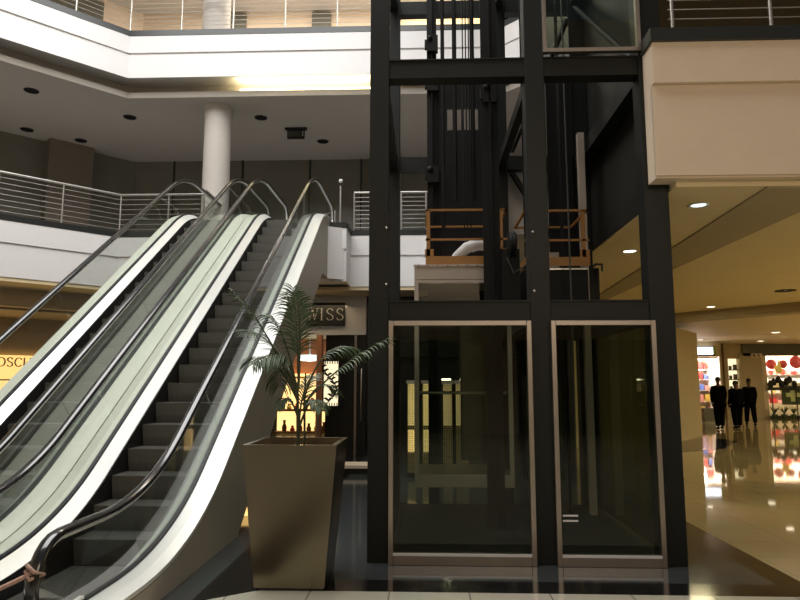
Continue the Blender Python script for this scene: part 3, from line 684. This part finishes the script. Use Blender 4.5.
# ---- left shop sign
p4 = off45(3.6); cc = Vector((*p4[1], 0)); dv = Vector((.70, .715, 0)).normalized(); nn = Vector((.715, -.70, 0)).normalized()
ls = empty('shop_sign', (p4[1][0]-2.5, p4[1][1]-2.5, 1.5), 'glowing gold shop sign with brown serif letters OSCH at far left', 'sign')
a = cc-dv*5.5+nn*.06; b = cc-dv*.2+nn*.06
sgm = MB(); strip(sgm, [(a.x, a.y), (b.x, b.y)], 1.70, 2.28, -.05); sgm.build('lit_panel', 'signlit', ls)
sg2 = MB(); a2 = a-nn*.03; b2 = b-nn*.03; strip(sg2, [(a2.x, a2.y), (b2.x, b2.y)], .35, 1.66, -.03); sg2.build('lit_window', 'warmwin', ls)
st_ = cc-dv*3.0+nn*.13
letters('OSCH', st_.x, st_.y, 2.00, .225, 'brown', ls, wd=.12, dirx=(dv.x, dv.y))
ln = MB(); a = cc-dv*2.35+nn*.13; b = cc-dv*.9+nn*.13; strip(ln, [(a.x, a.y), (b.x, b.y)], 1.90, 1.915, -.01); ln.build('rule_line', 'brown', ls)
ol = tag(box(-2.35, -2.1, 8.1, 8.2, 0, .12).build('floor_lamp_box', 'signlit'), 'small glowing amber box on the floor behind the planter', 'lamp')

# ---------------------------------------------------------------- ceiling fittings
def downlight(x, y, z, lit, label, group, rad=.11, power=0, col=AMB):
    d = empty('downlight', (x, y, z), label, 'ceiling light', group)
    MB().lathe([(rad*.8, 0), (rad, -.004), (rad*1.12, -.012), (rad*1.15, 0)], (x, y, z), 24).build('rim', 'mech' if not lit else 'white', d)
    MB().lathe([(0, -.002), (rad*.8, -.004)], (x, y, z), 24).build('lens', 'mech' if not lit else lit, d)
    if power:
        l = bpy.data.lights.new('downlight_lamp', 'SPOT'); l.energy = power; l.color = col; l.spot_size = R(130); l.spot_blend = .6; l.shadow_soft_size = rad*.7
        o = bpy.data.objects.new('downlight_lamp', l); o.location = (x, y, z-.02); COL.objects.link(o)
for (x, y, lab) in ((-9.04, 13.82, 'nearest the upper left edge'), (-7.45, 15.38, 'left of the round column'), (-9.53, 16.89, 'farthest back at left'), (-10.56, 16.08, 'at the far left'), (-4.13, 15.53, 'just right of the column top'), (-2.81, 17.2, 'behind the hanging box')):
    downlight(x, y, 8.298, None, 'unlit dark downlight in the grey second level ceiling, '+lab, 'unlit ceiling downlights', .14)
for (x, y, z, lab, pw, rd) in ((2.86, 8.93, 3.44, 'lit downlight seen through the right side of the shaft', 10, .10), (6.89, 15.69, 3.44, 'lit downlight just before the brown ceiling step', 6, .11), (12.74, 23.86, 3.44, 'large lit downlight above the pharmacy front', 14, .16), (14.7, 28.8, 3.44, 'lit downlight above the three walking people', 14, .17), (11.7, 27.8, 3.44, 'lit downlight by the red goods shop', 10, .14)):
    downlight(x, y, z-.002, 'lamp_w', lab, 'lit corridor downlights', rd, pw)
downlight(2.83, 6.58, 3.438, 'bluelit', 'grey blue flat downlight right of the lift post', 'lit corridor downlights', .09)
downlight(7.15, 12.93, 3.438, None, 'unlit dark slot downlight in the tan corridor ceiling', None, .17)
hb = empty('hanging_sign', (-3.37, 16.3, 7.9), 'small black box sign hanging from the grey ceiling', 'sign')
box(-3.60, -3.14, 16.2, 16.28, 8.0, 8.25).build('box_body', 'signblk', hb, bevel=.01)
box(-3.66, -3.08, 16.18, 16.30, 8.25, 8.299).build('mount', 'signblk', hb)
box(-3.57, -3.25, 16.19, 16.2, 8.06, 8.19).build('face', 'steel2', hb); box(-3.20, -3.17, 16.19, 16.2, 8.06, 8.2).build('marker', 'rod', hb)

# ---------------------------------------------------------------- planter and palm
PXc, PYc = -1.07, 5.54
pl = empty('planter', (PXc, PYc, 0), 'tall tapered brushed steel planter holding the palm', 'planter')
def fr4(h0, h1, z0, z1):
    vs = [(PXc+sx*h, PYc+sy*h, z) for h, z in ((h0, z0), (h1, z1)) for sx, sy in ((-1, -1), (1, -1), (1, 1), (-1, 1))]
    return vs, [(0, 1, 5, 4), (1, 2, 6, 5), (2, 3, 7, 6), (3, 0, 4, 7)]
o_ = fr4(.28, .375, .02, 1.13); i_ = fr4(.25, .335, .3, 1.13)
mb = MB().add(o_[0], o_[1]+[(3, 2, 1, 0)]).add(i_[0], [q[::-1] for q in i_[1]]+[(0, 1, 2, 3)])
mb.add(o_[0][4:]+i_[0][4:], [(0, 1, 5, 4), (1, 2, 6, 5), (2, 3, 7, 6), (3, 0, 4, 7)])
mb.build('shell', 'planter', pl, bevel=.004)
box(PXc-.26, PXc+.26, PYc-.26, PYc+.26, 0, .025).build('foot', 'black', pl)
MB().box(PXc-.328, PXc+.328, PYc-.328, PYc+.328, 1.02, 1.06).build('soil', 'soil', pl)
palm = empty('potted_palm', (PXc, PYc, 1.06), 'feathery green palm growing from the steel planter', 'palm')
rr = random.Random(11)
def bez(a, b, c, t): return a*(1-t)**2+b*2*t*(1-t)+c*t*t
def frond(a, b, c, L=.30, n=26, start=.25, droop=.5):
    n = int(n*.8); L *= 1.1
    a, b, c = Vector(a), Vector(b), Vector(c); N = 16
    pts = [bez(a, b, c, i/N) for i in range(N+1)]
    st = MB().tube(pts, [.011*(1-.8*i/N) for i in range(N+1)], 6).build('frond_stem', 'stem', palm)
    lf = MB()
    for i in range(n):
        t = start+(1-start)*i/(n-1); p = bez(a, b, c, t); d = (bez(a, b, c, min(1, t+.02))-bez(a, b, c, t-.02)).normalized()
        side = d.cross(Vector((0, 0, 1))); side = side.normalized() if side.length > .05 else Vector((1, 0, 0))
        ll = L*(.45+.55*math.sin(math.pi*min(1, (t-start)/(1-start)*.85+.12)))*rr.uniform(.85, 1.1)
        for s in (-1, 1):
            v = (d*.75+side*s*.75+Vector((0, 0, rr.uniform(-.05, .25)))).normalized()
            q = [p]; w_ = [.003]
            cur = p.copy(); dirv = v.copy()
            for k in range(1, 6):
                dirv = (dirv+Vector((0, 0, -droop*.22*k*.6))).normalized(); cur = cur+dirv*ll/5
                q.append(cur.copy()); w_.append([.006, .0075, .0065, .0045, .0005][k-1])
            wv = d.cross(v).cross(v).normalized() if d.cross(v).length > .01 else side
            nv = v.cross(wv).normalized()
            base = len(lf.v); vs = []
            for pp_, wk in zip(q, w_): vs += [pp_+wv*wk+nv*wk*.35, pp_, pp_-wv*wk+nv*wk*.35]
            fs_ = []
            for k in range(5): fs_ += [(3*k, 3*k+1, 3*k+4, 3*k+3), (3*k+1, 3*k+2, 3*k+5, 3*k+4)]
            lf.add(vs, fs_, True)
    lf.build('leaflets', 'leaf', st)
cz = 1.10
def W(px, py, dy=0.): # offsets in metres read at the palm's distance
    return (PXc+(px-299)*.0087, PYc+dy, 1.62+(383-py)*.0087)
tr = MB().tube([(PXc, PYc, 1.04), (PXc-.01, PYc, 1.3), (PXc-.02, PYc, 1.62)], [.017, .014, .010], 8)
tr.tube([(PXc+.05, PYc+.02, 1.04), (PXc+.04, PYc+.02, 1.5), (PXc+.05, PYc, 1.7)], [.011, .009, .007], 8)
tr.build('trunk', 'stem', palm)
frond(W(297, 400), W(268, 330), W(236, 296, -.15), .22, 24, .45)
frond(W(297, 395), W(275, 335), W(240, 330, .1), .26, 26, .3)
frond(W(297, 400), W(270, 345), W(243, 362, .25), .26, 26, .3, .9)
frond(W(297, 390), W(285, 340), W(262, 365, -.3), .28, 26, .25, 1.0)
frond(W(298, 390), W(296, 330), W(288, 288, .1), .20, 28, .3)
frond(W(298, 385), W(300, 320), W(298, 298, -.2), .26, 26, .25, .9)
frond(W(297, 390), W(280, 350), W(272, 385, .3), .26, 24, .25, 1.0)
frond(W(303, 400), W(322, 330), W(358, 352, .2), .24, 26, .35, 1.0)
frond(W(303, 405), W(335, 365), W(386, 341, -.1), .22, 28, .35, .7)
frond(W(303, 410), W(318, 370), W(335, 395, .2), .14, 20, .4)
frond(W(300, 425), W(290, 385), W(282, 405, -.15), .15, 20, .3, .8)
frond(W(300, 425), W(312, 385), W(325, 408, -.2), .15, 20, .3, .8)
frond(W(299, 428), W(300, 385), W(310, 375, .15), .16, 20, .3, .6)
frond(W(298, 400), W(286, 330), W(268, 318, -.1), .22, 24, .35, .7)

# ---------------------------------------------------------------- red goods shop and pharmacy
rs = empty('shop_window', (12.3, 29.6, 0), 'brightly lit narrow shop with red and white goods behind the people', 'shop window')
box(11.5, 13.0, 30.6, 30.7, 0, 2.78).build('back_wall', 'whites', rs); box(11.5, 13.0, 29.3, 30.6, 2.70, 2.78).build('shop_ceiling', 'whites', rs)
box(13.0, 13.05, 29.1, 30.7, 0, 2.78).build('side_wall', 'whites', rs)
for z in (.25, .75, 1.25, 1.75, 2.2): box(11.6, 13.0, 30.2, 30.6, z, z+.04).build('shelf', 'white', rs)
sgn = empty('lit_sign', (12.2, 28.9, 2.8), 'blue white glowing sign with green end above the red goods shop', 'sign')
box(11.90, 12.65, 28.85, 28.98, 2.86, 3.18).build('light_face', 'whitelit', sgn); box(12.65, 12.78, 28.85, 28.98, 2.86, 3.18).build('end_cap', 'grn', sgn)
box(11.85, 12.8, 28.98, 29.0, 2.80, 3.22).build('back_plate', 'black', sgn)
point('shop_lamp', (12.3, 29.8, 2.45), 120, (1, .88, .75), .15)
ms = ['red', 'pink', 'white', 'red', 'yel', 'white', 'blu', 'red']
for j, z in enumerate((.29, .79, 1.29, 1.79, 2.24)):
    for i in range(6):
        x = 11.68+.22*i; hh = rr.uniform(.16, .34)
        tag(box(x, x+rr.uniform(.13, .19), 30.18, 30.4, z, z+hh).build('goods_box', ms[(i*3+j*5) % 8]), 'coloured goods box on the shelves of the narrow bright shop', 'box', 'goods in the narrow bright shop')
ps = empty('pharmacy_window', (18, 31.2, 0), 'wide bright pharmacy window under a dark header at right', 'shop window')
box(14.9, 24, 30.9, 31.05, 2.88, 3.44).build('header', 'backd', ps)
box(15.9, 24, 32.8, 32.9, 0, 3.3).build('back_wall', 'whites', ps); box(15.8, 24, 31.1, 32.8, 3.2, 3.26).build('shop_ceiling', 'whites', ps)
box(15.75, 15.95, 30.9, 31.2, 0, 2.88).build('jamb', 'cream', ps)
box(15.95, 24, 30.95, 30.97, .12, 2.88).build('glass', 'g_clear', ps)
box(15.95, 24, 30.85, 31.05, 0, .12).build('sill', 'pier', ps)
for x, z, rd in ((16.4, 2.50, .24), (16.95, 2.50, .20), (17.55, 2.60, .30), (18.5, 2.5, .25)):
    MB().lathe([(0, 0), (rd, 0), (rd, .03), (0, .03)], (x, 31.3, z), 28, 'y').build('round_poster', 'red', ps)
MB().prism([(16.6, 2.05), (16.9, 2.1), (16.8, 2.45), (16.73, 2.8), (16.65, 2.45), (16.5, 2.4)], 'y', 31.25, 31.28).build('yellow_poster', 'yel', ps)
for z in (.6, 1.1, 1.6, 2.0): box(16.0, 23, 32.4, 32.8, z, z+.04).build('shelf', 'white', ps)
for j, z in enumerate((.64, 1.14, 1.64, 2.04)):
    for i in range(14):
        x = 16.1+.26*i; hh = rr.uniform(.12, .28)
        tag(box(x, x+rr.uniform(.12, .22), 32.35, 32.6, z, z+hh).build('goods_box', ['pink', 'white', 'white', 'red', 'white', 'yel'][(i*3+j*2) % 6]), 'small goods box on the pharmacy shelves', 'box', 'goods on the pharmacy shelves')
cs = empty('pharmacy_sign', (16.9, 30.8, .55), 'dark green panel with a pale green cross in the pharmacy window', 'sign')
box(16.55, 18.2, 30.85, 30.9, .62, 1.5).build('panel', 'grnd', cs)
MB().prism([(16.92, .76), (17.12, .76), (17.12, .98), (17.33, .98), (17.33, 1.17), (17.12, 1.17), (17.12, 1.38), (16.92, 1.38), (16.92, 1.17), (16.71, 1.17), (16.71, .98), (16.92, .98)], 'y', 30.80, 30.85).build('cross', 'cross', cs)
ds = MB()
for i in range(7): ds.lathe([(0, 0), (.09, .02), (.13, .16), (.08, .3), (0, .36)], (15.98+.18*i, 30.7+.05*(i % 2), 1.4+.1*(i % 3)), 10)
dsr = empty('display_stand', (16.4, 30.7, 0), 'dark display stand heaped with goods before the pharmacy', 'display stand')
ds.build('heaped_goods', 'black', dsr); box(15.9, 17.2, 30.6, 30.82, 1.28, 1.42).build('shelf', 'black', dsr)
for x in (16.0, 17.1): box(x, x+.04, 30.68, 30.72, 0, 1.3).build('leg', 'steel2', dsr)
for i in range(5):
    v = MB().lathe([(0, 0), (.10, 0), (.13, .2), (0, .22)], (15.95+.42*i, 30.45, 0), 12)
    for k in range(14):
        a = rr.uniform(0, 6.28); q = rr.uniform(.1, .25); v.tube([(15.95+.42*i, 30.45, .2), (15.95+.42*i+q*.5*math.cos(a), 30.45+q*.5*math.sin(a), .4), (15.95+.42*i+q*math.cos(a), 30.45+q*math.sin(a), rr.uniform(.4, .62))], [.006, .02, .004], 4)
    tag(v.build('potted_plant', 'leaf'), 'small leafy pot plant in the row before the pharmacy window', 'plant', 'pot plants before the pharmacy')
area('pharmacy_lamp', (18.5, 31.9, 3.15), 5, 1.0, 460, (1, .88, .70))
pn = empty('info_panel', (14.9, 30.8, 2.6), 'small pale panel with two dark marks above the beige corridor pier', 'sign')
box(15.25, 15.75, 30.80, 30.88, 2.80, 2.98).build('board', 'cream', pn); MB().box(15.33, 15.42, 30.79, 30.80, 2.84, 2.94).box(15.55, 15.62, 30.79, 30.80, 2.84, 2.94).build('marks', 'black', pn)
tag(MB().tube([(13.85, 30.6, 0), (13.85, 30.6, 3.44)], .05, 8).build('slim_pole', 'brown'), 'slim dark brown pole behind the left walking person', 'pole')
nw = empty('display_niche', (14.5, 31.1, 1.2), 'small lit niche with goods right of the slim pole', 'shop window')
box(14.27, 14.73, 31.2, 31.25, 1.2, 2.75).build('lit_back', 'creamlit', nw)
for z in (1.25, 1.75, 2.2): MB().box(14.27, 14.73, 31.05, 31.2, z, z+.04).box(14.33, 14.43, 31.05, 31.15, z+.04, z+.22).box(14.52, 14.66, 31.05, 31.15, z+.04, z+.28).build('shelf', 'pier', nw)
bs = tag(box(11.9, 12.35, 28.3, 28.6, 0, .55).build('floor_bin', 'backd'), 'low dark bin before the red goods shop', 'bin')

# ---------------------------------------------------------------- people
def skin_mesh(name, verts, edges, m, parent, root=0, sub=1):
    off = parent.location
    me = bpy.data.meshes.new(name); me.from_pydata([tuple(Vector(v[:3])-off*0) for v in verts], edges, [])
    o = bpy.data.objects.new(name, me); COL.objects.link(o); o.parent = parent
    md = o.modifiers.new('skin', 'SKIN'); md.use_smooth_shade = True
    for i, v in enumerate(verts):
        sv = me.skin_vertices[0].data[i]; sv.radius = (v[3], v[4] if len(v) > 4 else v[3]); sv.use_root = (i == root)
    s = o.modifiers.new('sub', 'SUBSURF'); s.levels = sub; s.render_levels = sub
    me.materials.append(M[m]); return o
def person(x, y, hgt, rz, label, stride, arm, capped=False, build=1., lean=0):
    p = empty('person', (x, y, 0), label, 'person', None); p.rotation_euler = (0, 0, rz); k = hgt/1.75; p.scale = (k*build, k*build, k)
    sh_ = .165; L = stride
    # body: pelvis, spine, neck, head, arms, legs (walking towards +Y, seen from behind)
    hand = []
    V = [(0, 0, .95, .09, .07), (0, .01, 1.15, .11, .08), (0, .0, 1.38, .13, .08), (0, .0, 1.49, .06), (0, .01, 1.56, .055), (0, .015, 1.63, .085, .10), (0, .01, 1.70, .07, .085)]
    Eg = [(0, 1), (1, 2), (2, 3), (3, 4), (4, 5), (5, 6)]
    for s in (-1, 1):
        a = arm if s > 0 else -arm
        i = len(V); V += [(s*sh_, 0, 1.38, .055), (s*(sh_+.05), -.03*a, 1.15, .043), (s*(sh_+.045), .08+.12*a, .90, .032), (s*(sh_+.03), .10+.15*a, .83, .035, .018)]
        Eg += [(2, i), (i, i+1), (i+1, i+2), (i+2, i+3)]
        for fi in range(5):
            j = len(V); V += [(s*(sh_+.03)+(fi-2)*.012*.6, .10+.15*a+(fi-2)*.016, .775-.005*abs(fi-2), .009), (s*(sh_+.015), .11+.15*a+(fi-2)*.015, .735+.008*abs(fi-2), .008)]
            Eg += [(i+3, j), (j, j+1)]
        l = L*s; i = len(V)
        V += [(s*.09, 0, .90, .07), (s*.10, .5*l+.03, .50, .055), (s*.10, l-.03*s, .12, .036), (s*.11, l+.06, .05, .03, .02)]
        Eg += [(0, i), (i, i+1), (i+1, i+2), (i+2, i+3)]
    skin_mesh('body', V, Eg, 'skin', p)
    J = [(0, 0, .76, .205, .155), (0, .01, 1.12, .20, .15), (0, 0, 1.36, .20, .15), (0, 0, 1.50, .105)]; JE = [(0, 1), (1, 2), (2, 3)]
    for s in (-1, 1):
        a = arm if s > 0 else -arm
        i = len(J); J += [(s*(sh_+.02), 0, 1.38, .09), (s*(sh_+.04), -.03*a, 1.15, .075), (s*(sh_+.03), .08+.12*a, .88, .058)]; JE += [(2, i), (i, i+1), (i+1, i+2)]
    skin_mesh('jacket', J, JE, 'cloth', p)
    T = [(0, 0, .93, .18, .145)]; TE = []
    for s in (-1, 1):
        l = L*s; i = len(T); T += [(s*.095, 0, .82, .12), (s*.105, .5*l+.03, .48, .10), (s*.105, l-.03*s, .09, .08)]; TE += [(0, i), (i, i+1), (i+1, i+2)]
    skin_mesh('trousers', T, TE, 'cloth2', p)
    for s in (-1, 1):
        l = L*s; skin_mesh('shoe', [(s*.11, l-.05, .06, .058), (s*.112, l+.06, .05, .058, .05), (s*.115, l+.17, .035, .04, .03)], [(0, 1), (1, 2)], 'cloth', p)
    skin_mesh('cap' if capped else 'hair', [(0, -.02, 1.62, .095, .095), (0, .0, 1.70, .10, .105), (0, .01, 1.77, .07)] if not capped else [(0, -.01, 1.65, .095, .10), (0, .0, 1.73, .10, .11), (0, .0, 1.80, .05)], [(0, 1), (1, 2)], 'cap' if capped else 'hair', p)
    for s in (-1, 1): MB().lathe([(0, -.005), (.02, -.003), (.028, .004), (0, .008)], (x+s*.085, y+.01, 1.64), 10, 'x').build('ear', 'skin', p)
    return p
person(10.36, 23.4, 1.82, R(-8), 'leftmost person walking away in black jacket, arms at the sides', .16, .35)
person(11.22, 23.95, 1.69, R(5), 'middle person walking away in black coat, head bare, broadest of the three', .10, -.25, build=1.12)
person(12.5, 25.6, 1.76, R(-14), 'rightmost person walking away in dark clothes and cap', -.15, .3, True)
